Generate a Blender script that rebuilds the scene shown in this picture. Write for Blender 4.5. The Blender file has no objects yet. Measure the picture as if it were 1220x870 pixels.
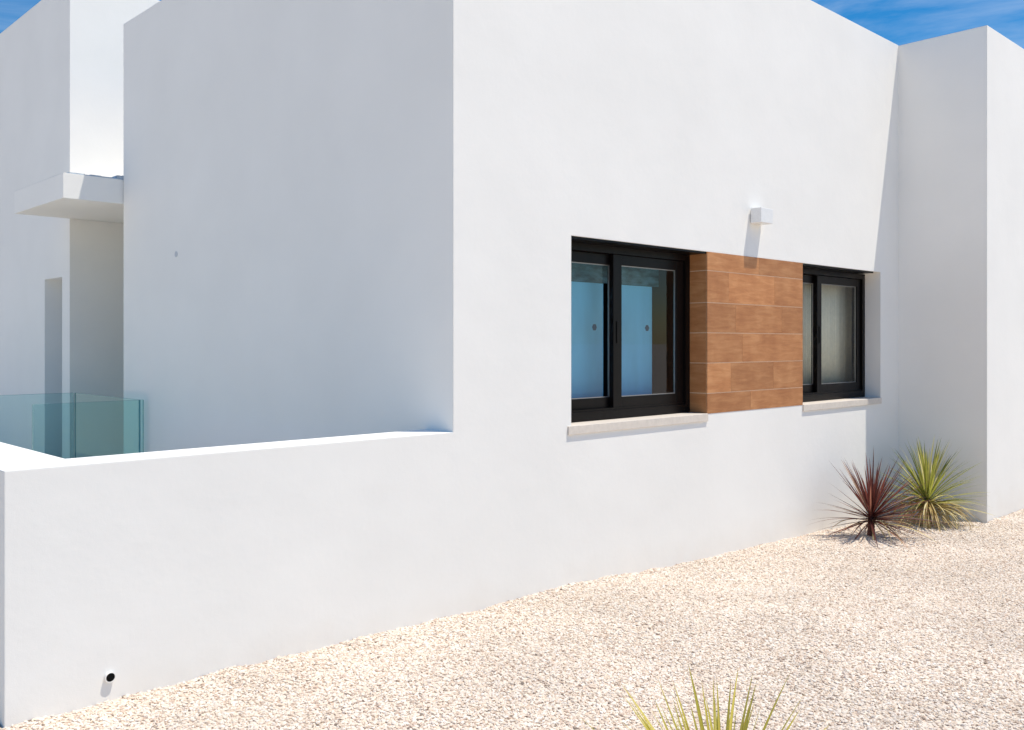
import bpy, bmesh, math, random
from mathutils import Vector, Matrix, noise
R = math.radians
S = bpy.context.scene
COL = S.collection

# ------------------------------------------------------------------ camera, sky, sun, exposure
# facade lies in the plane y = 0, x runs along it, the camera looks at it from y < 0
cd = bpy.data.cameras.new('camera'); cam = bpy.data.objects.new('camera', cd); COL.objects.link(cam)
YAW = 46.093
cam.location = (0, -4.154, 1.6)
cam.rotation_euler = (R(90), 0, R(YAW - 90))
cd.sensor_fit = 'HORIZONTAL'; cd.sensor_width = 36.0; cd.lens = 1105 * 36 / 1220
cd.shift_y = -(435 - 409) / 1220
cd.clip_start = 0.05; cd.clip_end = 3000
S.camera = cam

SUN = Vector((0.847, -1.0, 3.56)).normalized()
w = bpy.data.worlds.new('World'); S.world = w; w.use_nodes = True
nt = w.node_tree; nt.nodes.clear()
wo = nt.nodes.new('ShaderNodeOutputWorld'); bg = nt.nodes.new('ShaderNodeBackground')
sk = nt.nodes.new('ShaderNodeTexSky'); sk.sky_type = 'NISHITA'; sk.sun_disc = False
sk.sun_elevation = math.asin(SUN.z); sk.sun_rotation = math.atan2(SUN.x, SUN.y)
sk.altitude = 300; sk.air_density = 1.1; sk.dust_density = 0.25; sk.ozone_density = 2.6
bg.inputs['Strength'].default_value = 0.135
tc = nt.nodes.new('ShaderNodeTexCoord'); mp = nt.nodes.new('ShaderNodeMapping')
mp.inputs['Scale'].default_value = (3.0, 3.0, 9.0); mp.inputs['Rotation'].default_value = (0.25, -0.2, 0.6)
n1 = nt.nodes.new('ShaderNodeTexNoise'); n1.inputs['Scale'].default_value = 1.6
n1.inputs['Detail'].default_value = 8; n1.inputs['Roughness'].default_value = 0.6; n1.inputs['Distortion'].default_value = 0.5
cr = nt.nodes.new('ShaderNodeValToRGB')
cr.color_ramp.elements[0].position = 0.42; cr.color_ramp.elements[0].color = (0, 0, 0, 1)
cr.color_ramp.elements[1].position = 0.76; cr.color_ramp.elements[1].color = (0.5, 0.5, 0.5, 1)
mx = nt.nodes.new('ShaderNodeMixRGB'); mx.inputs['Color2'].default_value = (6.0, 6.8, 8.0, 1)
L = nt.links.new
L(tc.outputs['Generated'], mp.inputs['Vector']); L(mp.outputs['Vector'], n1.inputs['Vector'])
L(n1.outputs['Fac'], cr.inputs['Fac']); L(cr.outputs['Color'], mx.inputs['Fac'])
hsv = nt.nodes.new('ShaderNodeHueSaturation'); hsv.inputs['Saturation'].default_value = 1.50
L(sk.outputs['Color'], hsv.inputs['Color']); L(hsv.outputs['Color'], mx.inputs['Color1']); L(mx.outputs['Color'], bg.inputs['Color'])
L(bg.outputs['Background'], wo.inputs['Surface'])

sd = bpy.data.lights.new('sun', 'SUN'); sd.energy = 5.0; sd.angle = R(0.5); sd.color = (1.0, 0.925, 0.805)
sun = bpy.data.objects.new('sun', sd); COL.objects.link(sun)
sun.rotation_euler = SUN.to_track_quat('Z', 'Y').to_euler(); sun.location = SUN * 30
S.view_settings.view_transform = 'Standard'; S.view_settings.look = 'None'
S.view_settings.exposure = -0.09; S.view_settings.gamma = 1; S.view_settings.use_curve_mapping = False
S.render.engine = 'CYCLES'
S.cycles.max_bounces = 10; S.cycles.diffuse_bounces = 6; S.cycles.transparent_max_bounces = 12

# ------------------------------------------------------------------ materials
def new_mat(name):
    m = bpy.data.materials.new(name); m.use_nodes = True
    t = m.node_tree; b = t.nodes['Principled BSDF']
    return m, t, b

def plaster(name, col, var=0.045, bump=0.14, bevel=0.008):
    m, t, b = new_mat(name); l = t.links.new
    geo = t.nodes.new('ShaderNodeNewGeometry')
    a = t.nodes.new('ShaderNodeTexNoise'); a.inputs['Scale'].default_value = 1.3; a.inputs['Detail'].default_value = 6
    l(geo.outputs['Position'], a.inputs['Vector'])
    r = t.nodes.new('ShaderNodeValToRGB')
    r.color_ramp.elements[0].position = 0.3; r.color_ramp.elements[1].position = 0.7
    r.color_ramp.elements[0].color = tuple(c * (1 - var) for c in col) + (1,)
    r.color_ramp.elements[1].color = tuple(col) + (1,)
    l(a.outputs['Fac'], r.inputs['Fac'])
    # faint dusty splash just above the gravel line: dirt with a ragged shape of its own
    sx = t.nodes.new('ShaderNodeSeparateXYZ'); l(geo.outputs['Position'], sx.inputs[0])
    dn = t.nodes.new('ShaderNodeTexNoise'); dn.inputs['Scale'].default_value = 5; dn.inputs['Detail'].default_value = 8
    l(geo.outputs['Position'], dn.inputs['Vector'])
    ad = t.nodes.new('ShaderNodeMath'); ad.operation = 'MULTIPLY_ADD'
    l(dn.outputs['Fac'], ad.inputs[0]); ad.inputs[1].default_value = -0.30; l(sx.outputs['Z'], ad.inputs[2])
    mr = t.nodes.new('ShaderNodeMapRange'); mr.inputs['From Min'].default_value = -0.22; mr.inputs['From Max'].default_value = 0.02
    mr.inputs['To Min'].default_value = 0.16; mr.inputs['To Max'].default_value = 0.0
    l(ad.outputs[0], mr.inputs['Value'])
    mm = t.nodes.new('ShaderNodeMixRGB'); mm.inputs['Color2'].default_value = (0.62, 0.53, 0.43, 1)
    l(mr.outputs['Result'], mm.inputs['Fac']); l(r.outputs['Color'], mm.inputs['Color1'])
    l(mm.outputs['Color'], b.inputs['Base Color'])
    b.inputs['Roughness'].default_value = 0.85; b.inputs['Specular IOR Level'].default_value = 0.25
    f = t.nodes.new('ShaderNodeTexNoise'); f.inputs['Scale'].default_value = 190; f.inputs['Detail'].default_value = 4
    g = t.nodes.new('ShaderNodeTexNoise'); g.inputs['Scale'].default_value = 4.5; g.inputs['Detail'].default_value = 5
    h = t.nodes.new('ShaderNodeTexNoise'); h.inputs['Scale'].default_value = 32; h.inputs['Detail'].default_value = 3
    for q in (f, g, h): l(geo.outputs['Position'], q.inputs['Vector'])
    b1 = t.nodes.new('ShaderNodeBump'); b1.inputs['Strength'].default_value = bump; b1.inputs['Distance'].default_value = 0.0025
    b2 = t.nodes.new('ShaderNodeBump'); b2.inputs['Strength'].default_value = 0.14; b2.inputs['Distance'].default_value = 0.025
    b3 = t.nodes.new('ShaderNodeBump'); b3.inputs['Strength'].default_value = 0.08; b3.inputs['Distance'].default_value = 0.006
    bv = t.nodes.new('ShaderNodeBevel'); bv.samples = 4; bv.inputs['Radius'].default_value = bevel
    l(bv.outputs['Normal'], b2.inputs['Normal']); l(b2.outputs['Normal'], b3.inputs['Normal']); l(b3.outputs['Normal'], b1.inputs['Normal'])
    l(f.outputs['Fac'], b1.inputs['Height']); l(g.outputs['Fac'], b2.inputs['Height']); l(h.outputs['Fac'], b3.inputs['Height'])
    l(b1.outputs['Normal'], b.inputs['Normal'])
    return m

def simple(name, col, rough=0.5, metal=0.0, spec=0.5, nscale=0, var=0.15, bump=0.0, stretch=(1, 1, 1)):
    m, t, b = new_mat(name); l = t.links.new
    b.inputs['Base Color'].default_value = tuple(col) + (1,)
    b.inputs['Roughness'].default_value = rough; b.inputs['Metallic'].default_value = metal
    b.inputs['Specular IOR Level'].default_value = spec
    if nscale:
        tcn = t.nodes.new('ShaderNodeTexCoord'); mpn = t.nodes.new('ShaderNodeMapping'); mpn.inputs['Scale'].default_value = stretch
        n = t.nodes.new('ShaderNodeTexNoise'); n.inputs['Scale'].default_value = nscale; n.inputs['Detail'].default_value = 6
        r = t.nodes.new('ShaderNodeValToRGB'); r.color_ramp.elements[0].position = 0.3; r.color_ramp.elements[1].position = 0.7
        r.color_ramp.elements[0].color = tuple(c * (1 - var) for c in col) + (1,)
        r.color_ramp.elements[1].color = tuple(min(1, c * (1 + var)) for c in col) + (1,)
        l(tcn.outputs['Object'], mpn.inputs['Vector']); l(mpn.outputs['Vector'], n.inputs['Vector'])
        l(n.outputs['Fac'], r.inputs['Fac']); l(r.outputs['Color'], b.inputs['Base Color'])
        if bump:
            bp = t.nodes.new('ShaderNodeBump'); bp.inputs['Strength'].default_value = bump; bp.inputs['Distance'].default_value = 0.004
            l(n.outputs['Fac'], bp.inputs['Height']); l(bp.outputs['Normal'], b.inputs['Normal'])
    return m

def glassy(name, tint, rough=0.0, refl=1.0):
    m = bpy.data.materials.new(name); m.use_nodes = True; t = m.node_tree; t.nodes.clear(); l = t.links.new
    o = t.nodes.new('ShaderNodeOutputMaterial'); tr = t.nodes.new('ShaderNodeBsdfTransparent'); gl = t.nodes.new('ShaderNodeBsdfGlossy')
    fr = t.nodes.new('ShaderNodeFresnel'); fr.inputs['IOR'].default_value = 1.5
    mu = t.nodes.new('ShaderNodeMath'); mu.operation = 'MULTIPLY'; mu.inputs[1].default_value = refl
    mi = t.nodes.new('ShaderNodeMixShader')
    tr.inputs['Color'].default_value = tuple(tint) + (1,); gl.inputs['Roughness'].default_value = rough
    ge = t.nodes.new('ShaderNodeNewGeometry'); iv = t.nodes.new('ShaderNodeMath'); iv.operation = 'SUBTRACT'; iv.inputs[0].default_value = 1.0
    m3 = t.nodes.new('ShaderNodeMath'); m3.operation = 'MULTIPLY'   # only the face the ray enters by mirrors: no false total reflection
    l(ge.outputs['Backfacing'], iv.inputs[1]); l(mu.outputs[0], m3.inputs[0]); l(iv.outputs[0], m3.inputs[1])
    l(fr.outputs[0], mu.inputs[0]); l(m3.outputs[0], mi.inputs[0]); l(tr.outputs[0], mi.inputs[1]); l(gl.outputs[0], mi.inputs[2])
    l(mi.outputs[0], o.inputs['Surface'])
    return m

M = {}
M['white'] = plaster('white_plaster', (0.872, 0.86, 0.825))
M['roof'] = simple('roof_gravel', (0.5, 0.48, 0.45), 0.9, nscale=40, bump=0.3)
M['stone'] = simple('sill_limestone', (0.68, 0.62, 0.55), 0.55, nscale=30, var=0.06, bump=0.1)
M['frame'] = simple('dark_wood_foil', (0.005, 0.0038, 0.0038), 0.34, spec=0.14, nscale=12, var=0.35, bump=0.15, stretch=(1, 1, 0.1))
M['bead'] = simple('glazing_spacer', (0.35, 0.34, 0.33), 0.35, metal=0.6)
M['pane'] = glassy('window_glass', (0.93, 0.96, 0.95), 0.0, 0.9)
M['rail'] = glassy('tinted_rail_glass', (0.86, 0.955, 0.95), 0.0, 0.7)
M['railedge'] = simple('glass_edge', (0.20, 0.38, 0.40), 0.2)
M['film'] = simple('blue_blind', (0.20, 0.56, 0.82), 0.6, nscale=2.5, var=0.10, stretch=(2, 2, 0.6))  # blue stands in for a reflection in the panes
M['filmtop'] = simple('blue_blind_head', (0.05, 0.12, 0.16), 0.4, nscale=9, var=0.7, stretch=(1, 1, 3))  # dark wavy top strip of the same painted reflection
M['curtain'] = simple('greige_curtain', (0.86, 0.76, 0.62), 0.9, nscale=25, var=0.06, bump=0.1)
M['sticker'] = simple('sticker_navy', (0.01, 0.05, 0.12), 0.5)
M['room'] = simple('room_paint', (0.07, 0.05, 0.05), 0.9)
M['white_metal'] = simple('white_painted_metal', (0.80, 0.80, 0.79), 0.35, nscale=60, var=0.03)
M['door'] = simple('grey_door', (0.30, 0.33, 0.40), 0.5)
M['lens'] = simple('lamp_diffuser', (0.75, 0.75, 0.72), 0.25)
M['pvc'] = simple('white_pvc', (0.80, 0.79, 0.77), 0.3)
M['black'] = simple('black_bore', (0.006, 0.006, 0.006), 0.8, spec=0.1)
M['membrane'] = simple('roof_membrane', (0.42, 0.50, 0.58), 0.5, nscale=20, var=0.3, bump=0.4)
M['grout'] = simple('tile_grout', (0.72, 0.54, 0.38), 0.9, nscale=60, var=0.1)
M['spot'] = simple('grey_filler', (0.55, 0.57, 0.60), 0.8)
M['paving'] = simple('terrace_paving', (0.66, 0.61, 0.54), 0.6, nscale=8, var=0.08)

def tile_material():
    m, t, b = new_mat('wood_look_tile'); l = t.links.new
    geo = t.nodes.new('ShaderNodeNewGeometry'); at = t.nodes.new('ShaderNodeAttribute'); at.attribute_name = 'tile_seed'
    sv = t.nodes.new('ShaderNodeVectorMath'); sv.operation = 'SCALE'; sv.inputs['Scale'].default_value = 7.0
    l(at.outputs['Color'], sv.inputs[0])
    av = t.nodes.new('ShaderNodeVectorMath'); av.operation = 'ADD'
    l(geo.outputs['Position'], av.inputs[0]); l(sv.outputs[0], av.inputs[1])
    mpn = t.nodes.new('ShaderNodeMapping'); mpn.inputs['Scale'].default_value = (1.3, 1.3, 9.0); l(av.outputs[0], mpn.inputs['Vector'])
    g = t.nodes.new('ShaderNodeTexNoise'); g.inputs['Scale'].default_value = 3.2; g.inputs['Detail'].default_value = 9; g.inputs['Roughness'].default_value = 0.62
    g.inputs['Distortion'].default_value = 0.6
    l(mpn.outputs['Vector'], g.inputs['Vector'])
    c = t.nodes.new('ShaderNodeTexNoise'); c.inputs['Scale'].default_value = 4.5; c.inputs['Detail'].default_value = 5; l(av.outputs[0], c.inputs['Vector'])
    r = t.nodes.new('ShaderNodeValToRGB'); e = r.color_ramp.elements
    e[0].position = 0.25; e[0].color = (0.32, 0.112, 0.036, 1); e[1].position = 0.78; e[1].color = (0.70, 0.36, 0.160, 1)
    e2 = e.new(0.5); e2.color = (0.49, 0.212, 0.080, 1)
    mi = t.nodes.new('ShaderNodeMath'); mi.operation = 'MULTIPLY_ADD'; l(g.outputs['Fac'], mi.inputs[0]); mi.inputs[1].default_value = 0.55
    m2 = t.nodes.new('ShaderNodeMath'); m2.operation = 'MULTIPLY'; l(c.outputs['Fac'], m2.inputs[0]); m2.inputs[1].default_value = 0.45
    l(m2.outputs[0], mi.inputs[2]); l(mi.outputs[0], r.inputs['Fac'])
    sx = t.nodes.new('ShaderNodeSeparateXYZ'); l(at.outputs['Color'], sx.inputs[0])
    hs = t.nodes.new('ShaderNodeHueSaturation'); l(r.outputs['Color'], hs.inputs['Color'])
    v1 = t.nodes.new('ShaderNodeMapRange'); v1.inputs['To Min'].default_value = 0.80; v1.inputs['To Max'].default_value = 1.10
    l(sx.outputs['X'], v1.inputs['Value']); l(v1.outputs[0], hs.inputs['Value'])
    l(hs.outputs['Color'], b.inputs['Base Color']); b.inputs['Roughness'].default_value = 0.55; b.inputs['Specular IOR Level'].default_value = 0.35
    bp = t.nodes.new('ShaderNodeBump'); bp.inputs['Strength'].default_value = 0.3; bp.inputs['Distance'].default_value = 0.002
    l(g.outputs['Fac'], bp.inputs['Height']); l(bp.outputs['Normal'], b.inputs['Normal'])
    return m
M['tile'] = tile_material()

def pebble_ramp(t, fac):
    r = t.nodes.new('ShaderNodeValToRGB'); r.color_ramp.interpolation = 'LINEAR'; e = r.color_ramp.elements
    cols = [(0.0, (0.26, 0.21, 0.17)), (0.025, (0.50, 0.38, 0.30)), (0.10, (0.62, 0.49, 0.39)), (0.26, (0.70, 0.59, 0.47)),
            (0.50, (0.755, 0.655, 0.55)), (0.70, (0.785, 0.705, 0.61)), (0.88, (0.70, 0.61, 0.53)), (1.0, (0.84, 0.79, 0.72))]
    while len(e) < len(cols): e.new(0.5)
    for q, (p, c) in zip(e, cols): q.position = p; q.color = c + (1,)
    t.links.new(fac, r.inputs['Fac'])
    return r
def gravel_materials():
    m, t, b = new_mat('gravel_ground'); l = t.links.new
    geo = t.nodes.new('ShaderNodeNewGeometry')
    v = t.nodes.new('ShaderNodeTexVoronoi'); v.inputs['Scale'].default_value = 62; l(geo.outputs['Position'], v.inputs['Vector'])
    v2 = t.nodes.new('ShaderNodeTexVoronoi'); v2.feature = 'DISTANCE_TO_EDGE'; v2.inputs['Scale'].default_value = 62; l(geo.outputs['Position'], v2.inputs['Vector'])
    sx = t.nodes.new('ShaderNodeSeparateColor'); l(v.outputs['Color'], sx.inputs[0])
    r = pebble_ramp(t, sx.outputs[0]); l(r.outputs['Color'], b.inputs['Base Color']); b.inputs['Roughness'].default_value = 0.9
    bp = t.nodes.new('ShaderNodeBump'); bp.inputs['Distance'].default_value = 0.02; bp.inputs['Strength'].default_value = 0.4
    mr = t.nodes.new('ShaderNodeMapRange'); mr.inputs['From Max'].default_value = 0.25; l(v2.outputs['Distance'], mr.inputs['Value'])
    l(mr.outputs[0], bp.inputs['Height']); l(bp.outputs['Normal'], b.inputs['Normal'])
    m2, t, b = new_mat('gravel_stone'); l = t.links.new
    oi = t.nodes.new('ShaderNodeObjectInfo'); r = pebble_ramp(t, oi.outputs['Random'])
    geo = t.nodes.new('ShaderNodeNewGeometry')
    n = t.nodes.new('ShaderNodeTexNoise'); n.inputs['Scale'].default_value = 1.1; n.inputs['Detail'].default_value = 4; l(geo.outputs['Position'], n.inputs['Vector'])
    rr = t.nodes.new('ShaderNodeMapRange'); rr.inputs['From Min'].default_value = 0.3; rr.inputs['From Max'].default_value = 0.7
    rr.inputs['To Min'].default_value = 0.90; rr.inputs['To Max'].default_value = 1.06; l(n.outputs['Fac'], rr.inputs['Value'])
    hs = t.nodes.new('ShaderNodeHueSaturation'); l(rr.outputs[0], hs.inputs['Value']); l(r.outputs['Color'], hs.inputs['Color'])
    l(hs.outputs['Color'], b.inputs['Base Color']); b.inputs['Roughness'].default_value = 0.85
    b.inputs['Specular IOR Level'].default_value = 0.3
    return m, m2
M['gravel'], M['pebble'] = gravel_materials()

# ------------------------------------------------------------------ helpers
def link_mesh(name, bm, mat, parent=None, smooth=False, recalc=True):
    if recalc: bmesh.ops.recalc_face_normals(bm, faces=bm.faces)
    me = bpy.data.meshes.new(name); bm.to_mesh(me); bm.free()
    if mat: me.materials.append(M[mat] if isinstance(mat, str) else mat)
    if smooth:
        for p in me.polygons: p.use_smooth = True
    o = bpy.data.objects.new(name, me); COL.objects.link(o)
    if parent: o.parent = parent; o.matrix_parent_inverse = parent_world(parent).inverted()
    return o
def parent_world(o):
    m = Matrix.LocRotScale(o.location, o.rotation_euler, o.scale)
    if o.parent: m = parent_world(o.parent) @ o.matrix_parent_inverse @ m
    return m
def empty(name, loc=(0, 0, 0)):
    o = bpy.data.objects.new(name, None); o.location = loc; o.empty_display_size = 0.2; COL.objects.link(o); return o
def tag(o, label=None, cat=None, group=None, kind=None):
    if label: o['label'] = label
    if cat: o['category'] = cat
    if group: o['group'] = group
    if kind: o['kind'] = kind
    return o
def box(bm, x0, x1, y0, y1, z0, z1, bev=0.0):
    vs = [bm.verts.new((x, y, z)) for x in (x0, x1) for y in (y0, y1) for z in (z0, z1)]
    fs = [(0, 1, 3, 2), (4, 6, 7, 5), (0, 4, 5, 1), (2, 3, 7, 6), (0, 2, 6, 4), (1, 5, 7, 3)]
    faces = [bm.faces.new([vs[i] for i in f]) for f in fs]
    if bev:
        ed = list({e for f in faces for e in f.edges})
        bmesh.ops.bevel(bm, geom=ed, offset=bev, segments=2, affect='EDGES', profile=0.5)
    return bm
def bx(name, dims, mat, parent, bev=0.0):
    bm = bmesh.new(); box(bm, *dims, bev=bev); return link_mesh(name, bm, mat, parent)
def grid_wall(bm, plane, p0, thick, us, zs, holes=(), skip=(), mitre=0.0):
    """plaster wall as one sheet with openings; plane 'y' faces -Y at y=p0, 'x' faces -X at x=p0.
    skip: (side, z_low, z_high) end faces left out where another wall continues flush."""
    nu, nz = len(us) - 1, len(zs) - 1
    def solid(i, j):
        if i < 0 or j < 0 or i >= nu or j >= nz: return False
        u = (us[i] + us[i+1]) / 2; z = (zs[j] + zs[j+1]) / 2
        return not any(h[0] < u < h[1] and h[2] < z < h[3] for h in holes)
    cache = {}
    def V(i, j, d):
        k = (i, j, d)
        if k not in cache:
            q = p0 + (thick if d else 0)
            uu = us[i] + (mitre if d and i == 0 else 0)
            cache[k] = bm.verts.new((uu, q, zs[j]) if plane == 'y' else (q, uu, zs[j]))
        return cache[k]
    def skipped(side, j):
        z = (zs[j] + zs[j+1]) / 2
        return any(s[0] == side and s[1] < z < s[2] for s in skip)
    for i in range(nu):
        for j in range(nz):
            if not solid(i, j): continue
            for d in (0, 1):
                bm.faces.new([V(i, j, d), V(i+1, j, d), V(i+1, j+1, d), V(i, j+1, d)])
            if not solid(i-1, j) and not (i == 0 and skipped('lo', j)): bm.faces.new([V(i, j, 0), V(i, j+1, 0), V(i, j+1, 1), V(i, j, 1)])
            if not solid(i+1, j) and not (i == nu-1 and skipped('hi', j)): bm.faces.new([V(i+1, j, 0), V(i+1, j+1, 0), V(i+1, j+1, 1), V(i+1, j, 1)])
            if not solid(i, j-1): bm.faces.new([V(i, j, 0), V(i+1, j, 0), V(i+1, j, 1), V(i, j, 1)])
            if not solid(i, j+1): bm.faces.new([V(i, j+1, 0), V(i+1, j+1, 0), V(i+1, j+1, 1), V(i, j+1, 1)])
    return bm

# ------------------------------------------------------------------ ground
GX = [(-60, 0.0), (0, 0.03), (2.2, 0.02), (4.6, -0.015), (6.2, -0.085), (8.3, -0.16), (10, -0.15), (14, -0.15), (80, -0.3)]
def gz(x, y=0.0):
    if x <= GX[0][0]: z = GX[0][1]
    elif x >= GX[-1][0]: z = GX[-1][1]
    else:
        for (a, za), (b, zb) in zip(GX, GX[1:]):
            if a <= x <= b: z = za + (zb - za) * (x - a) / (b - a); break
    near = max(0.0, 1 - (abs(x - 5) + abs(y + 2)) / 18)
    return z + near * 0.035 * noise.noise(Vector((x * 0.8, y * 0.8, 3.3)))
def ground_sheet():
    def axis(lo, hi, c, fine):
        v = [c]; s = fine
        while v[-1] < hi: v.append(v[-1] + s); s = s if v[-1] - c < 10 else s * 1.35
        u = [c]; s = fine
        while u[-1] > lo: u.append(u[-1] - s); s = s if c - u[-1] < 10 else s * 1.35
        return sorted(set(u + v))
    xs = axis(-900, 900, 5, 0.4); ys = axis(-900, 900, -2, 0.4)
    bm = bmesh.new(); g = [[bm.verts.new((x, y, gz(x, y))) for y in ys] for x in xs]
    for i in range(len(xs)-1):
        for j in range(len(ys)-1): bm.faces.new([g[i][j], g[i+1][j], g[i+1][j+1], g[i][j+1]])
    o = link_mesh('ground', bm, 'gravel', smooth=True); tag(o, kind='structure')
ground_sheet()

def gravel_stones():
    # patch that carries the loose stones, hugging the foot of the walls
    bm = bmesh.new(); st = 0.125
    pts = {}
    def V(x, y):
        k = (round(x, 3), round(y, 3))
        if k not in pts: 
            foot = max(0.0, 1 - abs(y) / 0.3) if x < 9.6 else max(0.0, 1 - abs(y + 0.868) / 0.3)
            pts[k] = bm.verts.new((x, y, gz(x, y) + 0.013 + 0.011 * noise.noise(Vector((x * 2.6, y * 2.6, 1.0)))
                + foot * 0.016 * noise.noise(Vector((x * 6, y * 3, 8.0)))))
        return pts[k]
    nx = int((14 + 2.5) / st); ny = int(6.5 / st)
    for i in range(nx):
        for j in range(ny):
            x = -2.5 + i * st; y = -6.5 + j * st
            if x + st > 9.60 and y + st > -0.86: continue
            bm.faces.new([V(x, y), V(x+st, y), V(x+st, y+st), V(x, y+st)])
    for i in range(24):
        for j in range(28):
            x = 1.12 - 3 + i * st; y = j * st
            if i < 24: bm.faces.new([V(x, y), V(x+st, y), V(x+st, y+st), V(x, y+st)])
    o = link_mesh('gravel_stones', bm, 'pebble')
    tag(o, 'loose cream and pinkish gravel chips covering the yard below the white walls', 'gravel', kind='stuff')
    ng = bpy.data.node_groups.new('gravel_scatter', 'GeometryNodeTree')
    ng.interface.new_socket('Geometry', in_out='INPUT', socket_type='NodeSocketGeometry')
    ng.interface.new_socket('Geometry', in_out='OUTPUT', socket_type='NodeSocketGeometry')
    N = ng.nodes.new; l = ng.links.new
    gi = N('NodeGroupInput'); go = N('NodeGroupOutput')
    di = N('GeometryNodeDistributePointsOnFaces'); di.distribute_method = 'RANDOM'; di.inputs['Density'].default_value = 8000; di.inputs['Seed'].default_value = 4
    l(gi.outputs[0], di.inputs['Mesh'])
    gti = N('GeometryNodeGeometryToInstance')
    for k in range(4):
        ico = N('GeometryNodeMeshIcoSphere'); ico.inputs['Radius'].default_value = 1.0; ico.inputs['Subdivisions'].default_value = 2
        sp = N('GeometryNodeSetPosition'); nz = N('ShaderNodeTexNoise'); nz.noise_dimensions = '4D'
        nz.inputs['Scale'].default_value = 1.1; nz.inputs['W'].default_value = k * 3.7; nz.inputs['Detail'].default_value = 1
        ps = N('GeometryNodeInputPosition'); su = N('ShaderNodeVectorMath'); su.operation = 'SUBTRACT'; su.inputs[1].default_value = (0.5, 0.5, 0.5)
        sc = N('ShaderNodeVectorMath'); sc.operation = 'SCALE'; sc.inputs['Scale'].default_value = 1.7
        l(ps.outputs[0], nz.inputs['Vector']); l(nz.outputs['Color'], su.inputs[0]); l(su.outputs[0], sc.inputs[0])
        l(ico.outputs['Mesh'], sp.inputs['Geometry']); l(sc.outputs[0], sp.inputs['Offset'])
        sm = N('GeometryNodeSetMaterial'); sm.inputs['Material'].default_value = M['pebble']; l(sp.outputs[0], sm.inputs['Geometry'])
        l(sm.outputs[0], gti.inputs[0])
    ip = N('GeometryNodeInstanceOnPoints'); ip.inputs['Pick Instance'].default_value = True
    l(di.outputs['Points'], ip.inputs['Points']); l(gti.outputs[0], ip.inputs['Instance'])
    rr = N('FunctionNodeRandomValue'); rr.data_type = 'FLOAT_VECTOR'
    rr.inputs[0].default_value = (-0.4, -0.4, 0); rr.inputs[1].default_value = (0.4, 0.4, 6.28)
    l(rr.outputs[0], ip.inputs['Rotation'])
    rs = N('FunctionNodeRandomValue'); rs.data_type = 'FLOAT_VECTOR'; rs.inputs['Seed'].default_value = 9
    rs.inputs[0].default_value = (0.0034, 0.0030, 0.0024); rs.inputs[1].default_value = (0.0124, 0.0100, 0.0066)
    l(rs.outputs[0], ip.inputs['Scale'])
    # small vertical scatter so stones lie in more than one layer
    sp2 = N('GeometryNodeSetPosition'); ro = N('FunctionNodeRandomValue'); ro.data_type = 'FLOAT_VECTOR'; ro.inputs['Seed'].default_value = 5
    ro.inputs[0].default_value = (0, 0, -0.001); ro.inputs[1].default_value = (0, 0, 0.004)
    l(di.outputs['Points'], sp2.inputs['Geometry']); l(ro.outputs[0], sp2.inputs['Offset']); l(sp2.outputs[0], ip.inputs['Points'])
    sg = N('GeometryNodeSetMaterial'); sg.inputs['Material'].default_value = M['gravel']; l(gi.outputs[0], sg.inputs['Geometry'])
    jn = N('GeometryNodeJoinGeometry'); l(sg.outputs[0], jn.inputs[0]); l(ip.outputs[0], jn.inputs[0])
    l(jn.outputs[0], go.inputs[0])
    md = o.modifiers.new('scatter', 'NODES'); md.node_group = ng
gravel_stones()

# terrace behind the low wall
o = bx('terrace', (1.45, 12.0, 0.26, 14.0, -0.1, 0.06), 'paving', None); tag(o, kind='structure')

# ------------------------------------------------------------------ house
house = tag(empty('house', (3.52, 0, 0)), 'large white rendered flat-roofed house with dark windows, brown tile panel and thin canopy', 'house')
TOP = 4.69
AX, AY = 3.52, 4.93
# street facade with the long window recess, and the shaded flank, one continuous plaster shell
bm = bmesh.new()
grid_wall(bm, 'y', 0.0, 0.28, [AX, 4.543, 9.147, 9.558], [-0.45, 1.05, 1.078, 2.313, TOP], holes=[(4.543, 9.147, 1.05, 2.313)],
          skip=[('lo', -1, 9), ('hi', -1, 9)], mitre=0.28)
def quad(bm, *p): bm.faces.new([bm.verts.new(q) for q in p])
quad(bm, (AX, 0, 1.078), (AX, 0.262, 1.078), (AX, 0.262, -0.45), (AX, AY, -0.45), (AX, AY, TOP), (AX, 0, TOP))
quad(bm, (AX, 0, TOP), (AX + 0.28, 0.28, TOP), (AX + 0.28, AY, TOP), (AX, AY, TOP))
quad(bm, (AX + 0.28, 0.28, -0.45), (AX + 0.28, AY, -0.45), (AX + 0.28, AY, TOP), (AX + 0.28, 0.28, TOP))
quad(bm, (AX, AY, -0.45), (AX + 0.28, AY, -0.45), (AX + 0.28, AY, TOP), (AX, AY, TOP))
bmesh.ops.remove_doubles(bm, verts=bm.verts, dist=0.0005)
link_mesh('outer_wall', bm, 'white', house)
bx('rear_wall', (AX + 0.283, 9.5, AY - 0.28, AY, -0.4, TOP - 0.002), 'white', house)
bx('roof', (AX + 0.283, 9.5, 0.283, AY - 0.283, 4.2, 4.38), 'roof', house)
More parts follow.
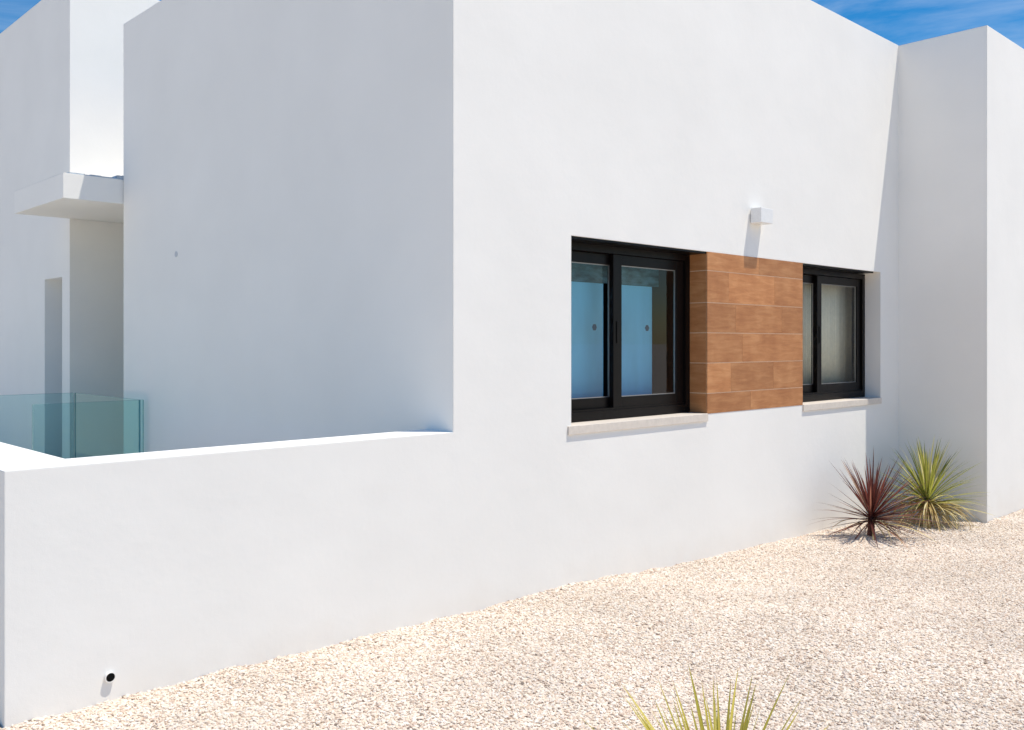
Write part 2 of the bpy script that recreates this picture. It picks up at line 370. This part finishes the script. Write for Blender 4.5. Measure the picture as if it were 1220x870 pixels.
# projecting volume on the right
# parapet ring as one sheet set on the wing
o4 = [(9.558, -0.868), (17.5, -0.868), (17.5, 6.2), (9.558, 6.2)]; i4 = [(9.83, -0.60), (17.23, -0.60), (17.23, 5.93), (9.83, 5.93)]
bm = bmesh.new(); zt = 4.685
Z0 = -0.5; Zr = 4.35
vo0 = [bm.verts.new((x, y, Z0)) for x, y in o4]; vo1 = [bm.verts.new((x, y, zt)) for x, y in o4]
vi1 = [bm.verts.new((x, y, zt)) for x, y in i4]; vi0 = [bm.verts.new((x, y, Zr)) for x, y in i4]
for k in range(4):
    n = (k + 1) % 4
    bm.faces.new([vo0[k], vo0[n], vo1[n], vo1[k]]); bm.faces.new([vo1[k], vo1[n], vi1[n], vi1[k]]); bm.faces.new([vi1[k], vi1[n], vi0[n], vi0[k]])
bm.faces.new(vi0); bm.faces.new(vo0[::-1])
link_mesh('projecting_wing', bm, 'white', house)

# rear tower with a doorway recess in its shaded flank
TX, TY, TT = 3.52, 6.42, 5.57
bm = bmesh.new()
grid_wall(bm, 'x', TX, 0.34, [TY, 6.66, 7.24, 15.0], [-0.4, 0.06, 2.33, TT], holes=[(6.66, 7.24, 0.06, 2.33)], skip=[('lo', -1, 9)], mitre=0.3)
quad(bm, (TX, TY, -0.4), (12.0, TY, -0.4), (12.0, TY, TT), (TX, TY, TT))
quad(bm, (TX, TY, TT), (12.0, TY, TT), (12.0, TY + 0.3, TT), (TX + 0.34, TY + 0.3, TT))
quad(bm, (TX + 0.34, TY + 0.3, -0.4), (12.0, TY + 0.3, -0.4), (12.0, TY + 0.3, TT), (TX + 0.34, TY + 0.3, TT))
bmesh.ops.remove_doubles(bm, verts=bm.verts, dist=0.0005)
link_mesh('tower_wall', bm, 'white', house)
bx('tower_roof', (TX + 0.342, 12.0, TY + 0.302, 15.0, 5.1, 5.3), 'roof', house)
bx('side_door', (TX + 0.30, TX + 0.345, 6.662, 7.238, 0.062, 2.328), 'door', house)
bx('link_wall', (6.6, 6.9, AY + 0.003, TY - 0.003, -0.4, 4.5), 'white', house)
# canopy bridging the gap
cn = bx('canopy', (2.97, 6.597, 4.945, TY - 0.003, 2.95, 3.185), 'white', house)
bm = bmesh.new()
random.seed(5)
for k in range(26):
    x = 3.02 + k * 0.05; h = 0.006 + 0.008 * random.random() + (0.03 if x > 3.42 else 0)
    box(bm, x, x + 0.0495, 4.955, 5.2 + 0.05 * random.random(), 3.1865, 3.1865 + h)
link_mesh('roof_membrane_edge', bm, 'membrane', cn)
# grey filled mark on the flank
bm = bmesh.new(); bmesh.ops.create_cone(bm, cap_ends=True, segments=20, radius1=0.026, radius2=0.024, depth=0.006,
    matrix=Matrix.Translation((AX - 0.001, 3.749, 2.38)) @ Matrix.Rotation(R(90), 4, 'Y'))
link_mesh('cable_cap', bm, 'spot', house)

# dark soffit strip lining the head of the recess
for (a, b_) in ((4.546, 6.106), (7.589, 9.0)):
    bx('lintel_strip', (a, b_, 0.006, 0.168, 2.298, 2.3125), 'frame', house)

# ---- tile pillar between the windows
def tile_pillar():
    x0, x1, y0, y1, z0, z1 = 6.109, 7.586, -0.0025, 0.277, 1.0502, 2.3128
    core = bx('tile_panel', (x0 + 0.0012, x1 - 0.0012, y0 + 0.0012, y1, z0 + 0.001, z1 - 0.001), 'grout', house)
    bm = bmesh.new(); lay = bm.loops.layers.color.new('tile_seed'); random.seed(3)
    zs = [z0, z0 + 0.158]
    while zs[-1] < z1 - 0.2: zs.append(zs[-1] + 0.2365)
    zs[-1] = z1 - 0.145; zs.append(z1)
    joints = [(0.62,), (0.33, 0.98), (0.50,), (0.40, 1.12), (0.30, 1.0), (0.75,)]
    g = 0.0026
    def tile(a, b, c, d, e, f):
        n0 = len(bm.faces); vs = [bm.verts.new((x, y, z)) for x in (a, b) for y in (c, d) for z in (e, f)]
        fs = [bm.faces.new([vs[i] for i in q]) for q in [(0,1,3,2),(4,6,7,5),(0,4,5,1),(2,3,7,6),(0,2,6,4),(1,5,7,3)]]
        s = (random.random(), random.random(), random.random(), 1)
        for fc in fs:
            for lp in fc.loops: lp[lay] = s
    for k in range(len(zs) - 1):
        za, zb = zs[k] + (g if k else 0), zs[k+1] - (g if k < len(zs) - 2 else 0)
        js = [0] + list(joints[k % 6]) + [x1 - x0]
        for p, q in zip(js, js[1:]):
            tile(x0 + p + (g * 0.45 if p else 0), x0 + q - (g * 0.45 if q < x1 - x0 - 0.01 else 0), y0, y0 + 0.0095, za, zb)
        tile(x0, x0 + 0.0095, y0 + 0.012, y1, za, zb)
        tile(x1 - 0.0095, x1, y0 + 0.012, y1, za, zb)
    link_mesh('wall_tiles', bm, 'tile', core, recalc=True)
tile_pillar()

# ---- windows
def window(x0, x1, z0, z1, st1, y=0.16):
    """x0..x1 opening; st1 = x where the front (right) sash starts"""
    fw = 0.055
    bm = bmesh.new()
    box(bm, x0, x0 + fw, y, y + 0.10, z0, z1); box(bm, x1 - fw, x1, y, y + 0.10, z0, z1)
    box(bm, x0 + fw, x1 - fw, y + 0.001, y + 0.10, z0, z0 + 0.062); box(bm, x0 + fw, x1 - fw, y + 0.001, y + 0.10, z1 - 0.05, z1)
    # track ribs
    for yy in (y + 0.012, y + 0.052, y + 0.088):
        box(bm, x0 + fw, x1 - fw, yy, yy + 0.005, z0 + 0.062, z0 + 0.078)
    fr = link_mesh('window', bm, 'frame', house)
    def sash(a, b, yy, stile, label=None):
        za, zb = z0 + 0.066, z1 - 0.052; rail = 0.085
        bm = bmesh.new()
        box(bm, a, a + stile, yy, yy + 0.034, za, zb, 0.003); box(bm, b - stile, b, yy, yy + 0.034, za, zb, 0.003)
        box(bm, a + stile - 0.001, b - stile + 0.001, yy + 0.001, yy + 0.033, za, za + rail, 0.003)
        box(bm, a + stile - 0.001, b - stile + 0.001, yy + 0.001, yy + 0.033, zb - rail + 0.01, zb, 0.003)
        link_mesh('sash', bm, 'frame', fr)
        # pale spacer round the pane
        bm = bmesh.new(); pa, pb, pz0, pz1 = a + stile, b - stile, za + rail, zb - rail + 0.01; t = 0.006
        box(bm, pa, pa + t, yy + 0.012, yy + 0.024, pz0, pz1); box(bm, pb - t, pb, yy + 0.012, yy + 0.024, pz0, pz1)
        box(bm, pa + t, pb - t, yy + 0.012, yy + 0.024, pz0, pz0 + t); box(bm, pa + t, pb - t, yy + 0.012, yy + 0.024, pz1 - t, pz1)
        link_mesh('spacer', bm, 'bead', fr)
        bm = bmesh.new(); box(bm, pa + 0.001, pb - 0.001, yy + 0.015, yy + 0.021, pz0 + 0.001, pz1 - 0.001)
        link_mesh('pane', bm, 'pane', fr)
        return pa, pb, pz0, pz1
    left = sash(x0 + fw + 0.002, st1 + 0.09, y + 0.056, 0.075)
    right = sash(st1, x1 - fw - 0.002, y + 0.018, 0.095 if x0 < 5 else 0.085)
    bm = bmesh.new(); hx = st1 + 0.045
    box(bm, hx - 0.012, hx + 0.012, y + 0.012, y + 0.0178, 1.60, 1.76, 0.002)
    link_mesh('handle', bm, 'frame', fr)
    return fr, left, right
W1, l1, r1 = window(4.546, 6.106, 1.056, 2.297, 5.19)
W2, l2, r2 = window(7.589, 9.144, 1.056, 2.297, 8.19)
# sills
for (a, b_, wn) in ((4.506, 6.107, W1), (7.586, 9.147, W2)):
    bx('sill', (a, b_, -0.014, 0.158, 0.993, 1.0525), 'stone', wn, 0.003)
# interior: room shell, sheets coloured as the first window's reflection, curtain in the second
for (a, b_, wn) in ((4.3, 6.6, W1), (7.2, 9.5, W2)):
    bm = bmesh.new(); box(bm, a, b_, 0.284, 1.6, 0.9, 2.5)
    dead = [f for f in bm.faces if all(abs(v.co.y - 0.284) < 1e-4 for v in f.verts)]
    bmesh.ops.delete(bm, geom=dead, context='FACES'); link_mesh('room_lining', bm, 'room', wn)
for a, b_ in ((4.60, 5.29), (5.40, 5.88)):
    bx('blind', (a, b_, 0.36, 0.365, 1.10, 2.045), 'film', W1)
    bx('blind_head', (a, b_ + 0.08, 0.355, 0.37, 2.048, 2.30), 'filmtop', W1)
for (x, y) in ((5.066, 0.252), (5.628, 0.212)):
    bm = bmesh.new(); bmesh.ops.create_cone(bm, cap_ends=True, segments=6, radius1=0.026, radius2=0.026, depth=0.001,
        matrix=Matrix.Translation((x, y + 0.0, 1.715)) @ Matrix.Rotation(R(90), 4, 'X') @ Matrix.Rotation(R(30), 4, 'Z'))
    link_mesh('sticker', bm, 'sticker', W1)
bm = bmesh.new(); rows = []
for k in range(241):
    u = k / 240; x = 7.65 + u * 1.60
    yy = 0.36 + 0.004 * math.sin(u * 60) + 0.002 * math.sin(u * 211 + 1)
    rows.append((bm.verts.new((x, yy, 1.20)), bm.verts.new((x, yy * 0.985 + 0.005, 2.40))))
for p, q in zip(rows, rows[1:]): bm.faces.new([p[0], q[0], q[1], p[1]])
cu = link_mesh('curtain', bm, 'curtain', W2, smooth=True)
md = cu.modifiers.new('thick', 'SOLIDIFY'); md.thickness = 0.004

# ------------------------------------------------------------------ low garden wall (flush with the facade)
gw = bmesh.new()
x0, x1, xi, yi, yb, zt, zb = 1.129, AX, 1.45, 0.262, 9.0, 1.078, -0.45
# L-shaped plan, one continuous sheet; the end against the facade stays open because the plaster runs on
plan = [(x0, 0), (x1, 0), (x1, yi), (xi, yi), (xi, yb), (x0, yb)]
lo = [gw.verts.new((x, y, zb)) for x, y in plan]; hi = [gw.verts.new((x, y, zt)) for x, y in plan]
for k in range(6):
    if k == 1: continue
    n = (k + 1) % 6; gw.faces.new([lo[k], lo[n], hi[n], hi[k]])
gw.faces.new(hi)
bmesh.ops.recalc_face_normals(gw, faces=gw.faces)
garden_wall = link_mesh('garden_wall', gw, 'white', recalc=False)
tag(garden_wall, 'low white plastered garden wall with bright flat top, running on from the house facade', 'wall')

# ------------------------------------------------------------------ glass balustrade
gb = tag(empty('glass_balustrade', (2.9, 5.2, 0.06)), 'pale teal frameless glass balustrade standing behind the low white wall', 'balustrade')
def pane(x0, x1, y0, y1):
    p = bx('glass_panel', (x0, x1, y0, y1, 0.062, 1.078), 'rail', gb)
    bm = bmesh.new()
    box(bm, x0, x1, y0, y1, 1.0785, 1.0805)
    if x1 - x0 > y1 - y0:
        box(bm, x1 + 0.0005, x1 + 0.0025, y0, y1, 0.062, 1.078); box(bm, x0 - 0.0025, x0 - 0.0005, y0, y1, 0.062, 1.078)
    else:
        box(bm, x0, x1, y0 - 0.0025, y0 - 0.0005, 0.062, 1.078); box(bm, x0, x1, y1 + 0.0005, y1 + 0.0025, 0.062, 1.078)
    link_mesh('glass_edge', bm, 'railedge', p)
pane(1.47, 3.43, 6.04, 6.056)
pane(3.44, 3.456, 4.37, 6.036)
pane(2.53, 3.47, 4.335, 4.351)

# ------------------------------------------------------------------ wall lamp
lamp = tag(empty('wall_lamp', (6.80, 0, 2.65)), 'small white box-shaped wall light mounted above the brown tile panel', 'wall light')
bm = bmesh.new(); box(bm, 6.719, 6.905, -0.108, -0.012, 2.590, 2.712, 0.003)
link_mesh('lamp_housing', bm, 'white_metal', lamp)
bx('back_plate', (6.735, 6.889, -0.012, -0.0005, 2.60, 2.702), 'white_metal', lamp)
bx('lamp_lens', (6.745, 6.88, -0.095, -0.03, 2.5885, 2.5905), 'lens', lamp)

# ------------------------------------------------------------------ drain pipe stub
pipe = tag(empty('drain_pipe', (1.547, 0, 0.139)), 'short stub of white drain pipe with a black opening, low on the garden wall', 'pipe')
def tube(r0, r1, ya, yb, seg=28):
    bm = bmesh.new(); ring = []
    for (r, y) in ((r0, yb), (r0, ya), (r1, ya), (r1, yb)):
        ring.append([bm.verts.new((1.547 + r * math.cos(2*math.pi*k/seg), y, 0.139 + r * math.sin(2*math.pi*k/seg))) for k in range(seg)])
    for a, b_ in zip(ring, ring[1:]):
        for k in range(seg): bm.faces.new([a[k], a[(k+1) % seg], b_[(k+1) % seg], b_[k]])
    return bm
link_mesh('pipe_wall', tube(0.0225, 0.019, -0.018, 0.0), 'pvc', pipe, smooth=False)
bm = bmesh.new(); bmesh.ops.create_cone(bm, cap_ends=True, segments=28, radius1=0.0188, radius2=0.0188, depth=0.003,
    matrix=Matrix.Translation((1.547, -0.014, 0.139)) @ Matrix.Rotation(R(90), 4, 'X'))
link_mesh('pipe_bore', bm, 'black', pipe)

# ------------------------------------------------------------------ cordylines
def leaf_material(name, stops, trans=0.25):
    m = bpy.data.materials.new(name); m.use_nodes = True; t = m.node_tree; b = t.nodes['Principled BSDF']; l = t.links.new
    at = t.nodes.new('ShaderNodeAttribute'); at.attribute_name = 'leaf_var'
    sx = t.nodes.new('ShaderNodeSeparateColor'); l(at.outputs['Color'], sx.inputs[0])
    r = t.nodes.new('ShaderNodeValToRGB'); e = r.color_ramp.elements
    while len(e) < len(stops): e.new(0.5)
    for q, (p, c) in zip(e, stops): q.position = p; q.color = c + (1,)
    l(sx.outputs[0], r.inputs['Fac'])
    # brown dry tip and pale base (leaf's own colouring along its length = G channel)
    tip = t.nodes.new('ShaderNodeMapRange'); tip.inputs['From Min'].default_value = 0.86; tip.inputs['From Max'].default_value = 1.0
    tip.inputs['To Max'].default_value = 0.6; l(sx.outputs[1], tip.inputs['Value'])
    mt = t.nodes.new('ShaderNodeMixRGB'); mt.inputs['Color2'].default_value = (0.20, 0.11, 0.05, 1)
    l(tip.outputs[0], mt.inputs['Fac']); l(r.outputs['Color'], mt.inputs['Color1'])
    # dark/light margins across the blade = B channel
    rr = t.nodes.new('ShaderNodeMapRange'); rr.inputs['From Min'].default_value = 0.0; rr.inputs['From Max'].default_value = 1.0
    rr.inputs['To Min'].default_value = 1.15; rr.inputs['To Max'].default_value = 0.8; l(sx.outputs[2], rr.inputs['Value'])
    hs = t.nodes.new('ShaderNodeHueSaturation'); l(rr.outputs[0], hs.inputs['Value']); l(mt.outputs['Color'], hs.inputs['Color'])
    l(hs.outputs['Color'], b.inputs['Base Color']); b.inputs['Roughness'].default_value = 0.42; b.inputs['Specular IOR Level'].default_value = 0.4
    tr = t.nodes.new('ShaderNodeBsdfTranslucent'); l(hs.outputs['Color'], tr.inputs['Color'])
    mi = t.nodes.new('ShaderNodeMixShader'); mi.inputs[0].default_value = trans
    o = t.nodes['Material Output']; l(b.outputs[0], mi.inputs[1]); l(tr.outputs[0], mi.inputs[2]); l(mi.outputs[0], o.inputs['Surface'])
    return m
RED = leaf_material('red_cordyline_leaf', [(0, (0.08, 0.024, 0.022)), (0.45, (0.20, 0.058, 0.045)), (0.8, (0.34, 0.13, 0.09)), (1, (0.46, 0.29, 0.19))], 0.3)
GRN = leaf_material('green_cordyline_leaf', [(0, (0.22, 0.25, 0.04)), (0.35, (0.46, 0.46, 0.10)), (0.7, (0.70, 0.64, 0.24)), (1, (0.80, 0.73, 0.42))], 0.5)
DRY = leaf_material('dry_cordyline_leaf', [(0, (0.42, 0.30, 0.12)), (0.5, (0.72, 0.60, 0.28)), (1, (0.82, 0.73, 0.45))], 0.4)
GOLD = leaf_material('golden_cordyline_leaf', [(0, (0.42, 0.38, 0.06)), (0.45, (0.68, 0.58, 0.12)), (0.8, (0.80, 0.70, 0.22)), (1, (0.85, 0.76, 0.42))], 0.45)
M['bark_red'] = simple('bark_red', (0.10, 0.035, 0.028), 0.9, nscale=60, var=0.5, bump=0.5)
M['bark'] = simple('bark_brown', (0.16, 0.09, 0.05), 0.9, nscale=60, var=0.5, bump=0.5)

def leaf(bm, lay, base, az, el, length, width, droop, var, ok, rnd):
    n = 12; pts = []; p = Vector(base); e = el
    side_bend = rnd.uniform(-0.22, 0.22); a = az
    for k in range(n + 1):
        pts.append((p.copy(), a, e))
        d = Vector((math.cos(a) * math.cos(e), math.sin(a) * math.cos(e), math.sin(e)))
        p = p + d * (length / n)
        e -= droop / n * (0.3 + 1.6 * k / n); a += side_bend / n
        g = gz(p.x, p.y) + 0.012
        if p.z < g: p.z = g; e = max(e, 0.0)
    if not all(ok(q[0]) for q in pts): return False
    twist = rnd.uniform(-0.5, 0.5)
    rows = []
    for k, (q, a, e) in enumerate(pts):
        s = k / n
        wd = width * (0.55 + 0.45 * min(1, s * 3)) * (1 - s ** 2.6) + 0.0004
        d = Vector((math.cos(a) * math.cos(e), math.sin(a) * math.cos(e), math.sin(e)))
        up = Vector((0, 0, 1)); sd_ = d.cross(up)
        if sd_.length < 1e-3: sd_ = Vector((1, 0, 0))
        sd_.normalize(); nm = sd_.cross(d)
        q2 = Matrix.Rotation(twist * s, 3, d); sd_ = q2 @ sd_; nm = q2 @ nm
        fold = 0.35 * wd * (1 - 0.6 * s)
        rows.append([bm.verts.new(q + sd_ * wd * 0.5 + nm * fold), bm.verts.new(q), bm.verts.new(q - sd_ * wd * 0.5 + nm * fold)])
    for k in range(n):
        for c in (0, 1):
            f = bm.faces.new([rows[k][c], rows[k][c+1], rows[k+1][c+1], rows[k+1][c]])
            for lp in f.loops:
                for kk in (k, k + 1):
                    for cc in range(3):
                        if rows[kk][cc] is lp.vert: lp[lay] = (var, kk / n, 0.0 if cc == 1 else 1.0, 1)
    return True

def cordyline(name, label, base, stem_h, length, nleaf, mat, barkmat, width, seed, ok, el_lo=-0.3, dry=0, lean=(0, 0), droop=(0.15, 0.8), nbias=1.0, upright=1.45, taper=0.0):
    rnd = random.Random(seed)
    t = tag(empty(name, base), label, 'plant')
    bx0, by0, bz0 = base
    # stem: ringed, slightly bent
    bm = bmesh.new(); seg = 14; prev = None; nr = 16
    for k in range(nr + 1):
        s = k / nr; r = 0.034 * (1 - 0.25 * s) * (1 + 0.10 * (k % 2)) * (1.25 if k == 0 else 1)
        c = Vector((bx0 + lean[0] * s, by0 + lean[1] * s, bz0 - 0.05 + (stem_h + 0.05) * s))
        ring = [bm.verts.new(c + Vector((r * math.cos(6.283*j/seg) * rnd.uniform(0.9, 1.1), r * math.sin(6.283*j/seg) * rnd.uniform(0.9, 1.1), 0))) for j in range(seg)]
        if prev:
            for j in range(seg): bm.faces.new([prev[j], prev[(j+1) % seg], ring[(j+1) % seg], ring[j]])
        prev = ring
    bm.faces.new(prev)
    link_mesh('stem', bm, barkmat, t, smooth=True)
    bm = bmesh.new(); lay = bm.loops.layers.color.new('leaf_var')
    made = 0; tries = 0
    while made < nleaf and tries < nleaf * 20:
        tries += 1
        s = (made + 0.5) / nleaf                       # 0 = outermost / lowest, 1 = heart
        el = el_lo + (upright - el_lo) * (s ** nbias) + rnd.uniform(-0.14, 0.14)
        az = made * 2.39996 + rnd.uniform(-0.3, 0.3) + (0 if tries % 2 else rnd.uniform(0, 6.28))
        hz = bz0 + stem_h * (0.62 + 0.38 * s) + 0.01
        b0 = (bx0 + lean[0] + 0.016 * math.cos(az), by0 + lean[1] + 0.016 * math.sin(az), hz)
        ln = length * rnd.uniform(0.78, 1.08) * (0.82 if s > 0.93 else 1) * (1 - taper * s)
        dr = rnd.uniform(*droop) * (1.25 - s)
        v = min(1, max(0, rnd.gauss(0.42 + 0.15 * s, 0.22)))
        if leaf(bm, lay, b0, az, el, ln, width * rnd.uniform(0.75, 1.15), dr, v, ok, rnd): made += 1
    link_mesh('leaves', bm, mat, t, smooth=True)
    if dry:
        bm = bmesh.new(); lay = bm.loops.layers.color.new('leaf_var'); made = tries = 0
        while made < dry and tries < dry * 20:
            tries += 1
            az = rnd.uniform(0, 6.28)
            b0 = (bx0 + 0.02 * math.cos(az), by0 + 0.02 * math.sin(az), bz0 + stem_h * rnd.uniform(0.45, 0.9))
            if leaf(bm, lay, b0, az, rnd.uniform(-0.5, 0.35), length * rnd.uniform(0.6, 0.95), width * rnd.uniform(0.7, 1.1), rnd.uniform(0.6, 1.9), rnd.random(), ok, rnd): made += 1
        dl = link_mesh('dry_leaves', bm, DRY, t, smooth=True)
        dl['label'] = 'dry yellowed leaves drooping onto the gravel'
    return t
def clear_of_walls(p):
    if p.y > -0.05: return False
    if p.x > 9.54 and p.y > -0.885: return False
    return True
rx, ry = 8.055, -0.41
cordyline('cordyline', 'spiky dark red cordyline with a short bare stem, on the gravel by the white wall', (rx, ry, gz(rx, ry)),
          0.22, 0.66, 130, RED, 'bark_red', 0.0185, 11, clear_of_walls, el_lo=-0.30, dry=9, droop=(0.0, 0.45), nbias=0.95, upright=1.35, taper=0.14)
gx, gy = 9.08, -0.49
cordyline('cordyline', 'spiky yellow-green cordyline with drooping dry leaves, in the corner beside the red one', (gx, gy, gz(gx, gy)),
          0.30, 0.60, 130, GRN, 'bark', 0.018, 23, clear_of_walls, el_lo=0.0, dry=135, droop=(0.1, 0.7), nbias=0.75)
fx, fy = 2.375, -2.585
cordyline('cordyline', 'golden spiky cordyline at the bottom edge of the picture, only its leaf tips showing', (fx, fy, gz(fx, fy)),
          0.10, 0.60, 84, GOLD, 'bark', 0.015, 5, lambda p: True, el_lo=0.25, dry=8, droop=(0.0, 0.2), nbias=0.9, taper=0.30)
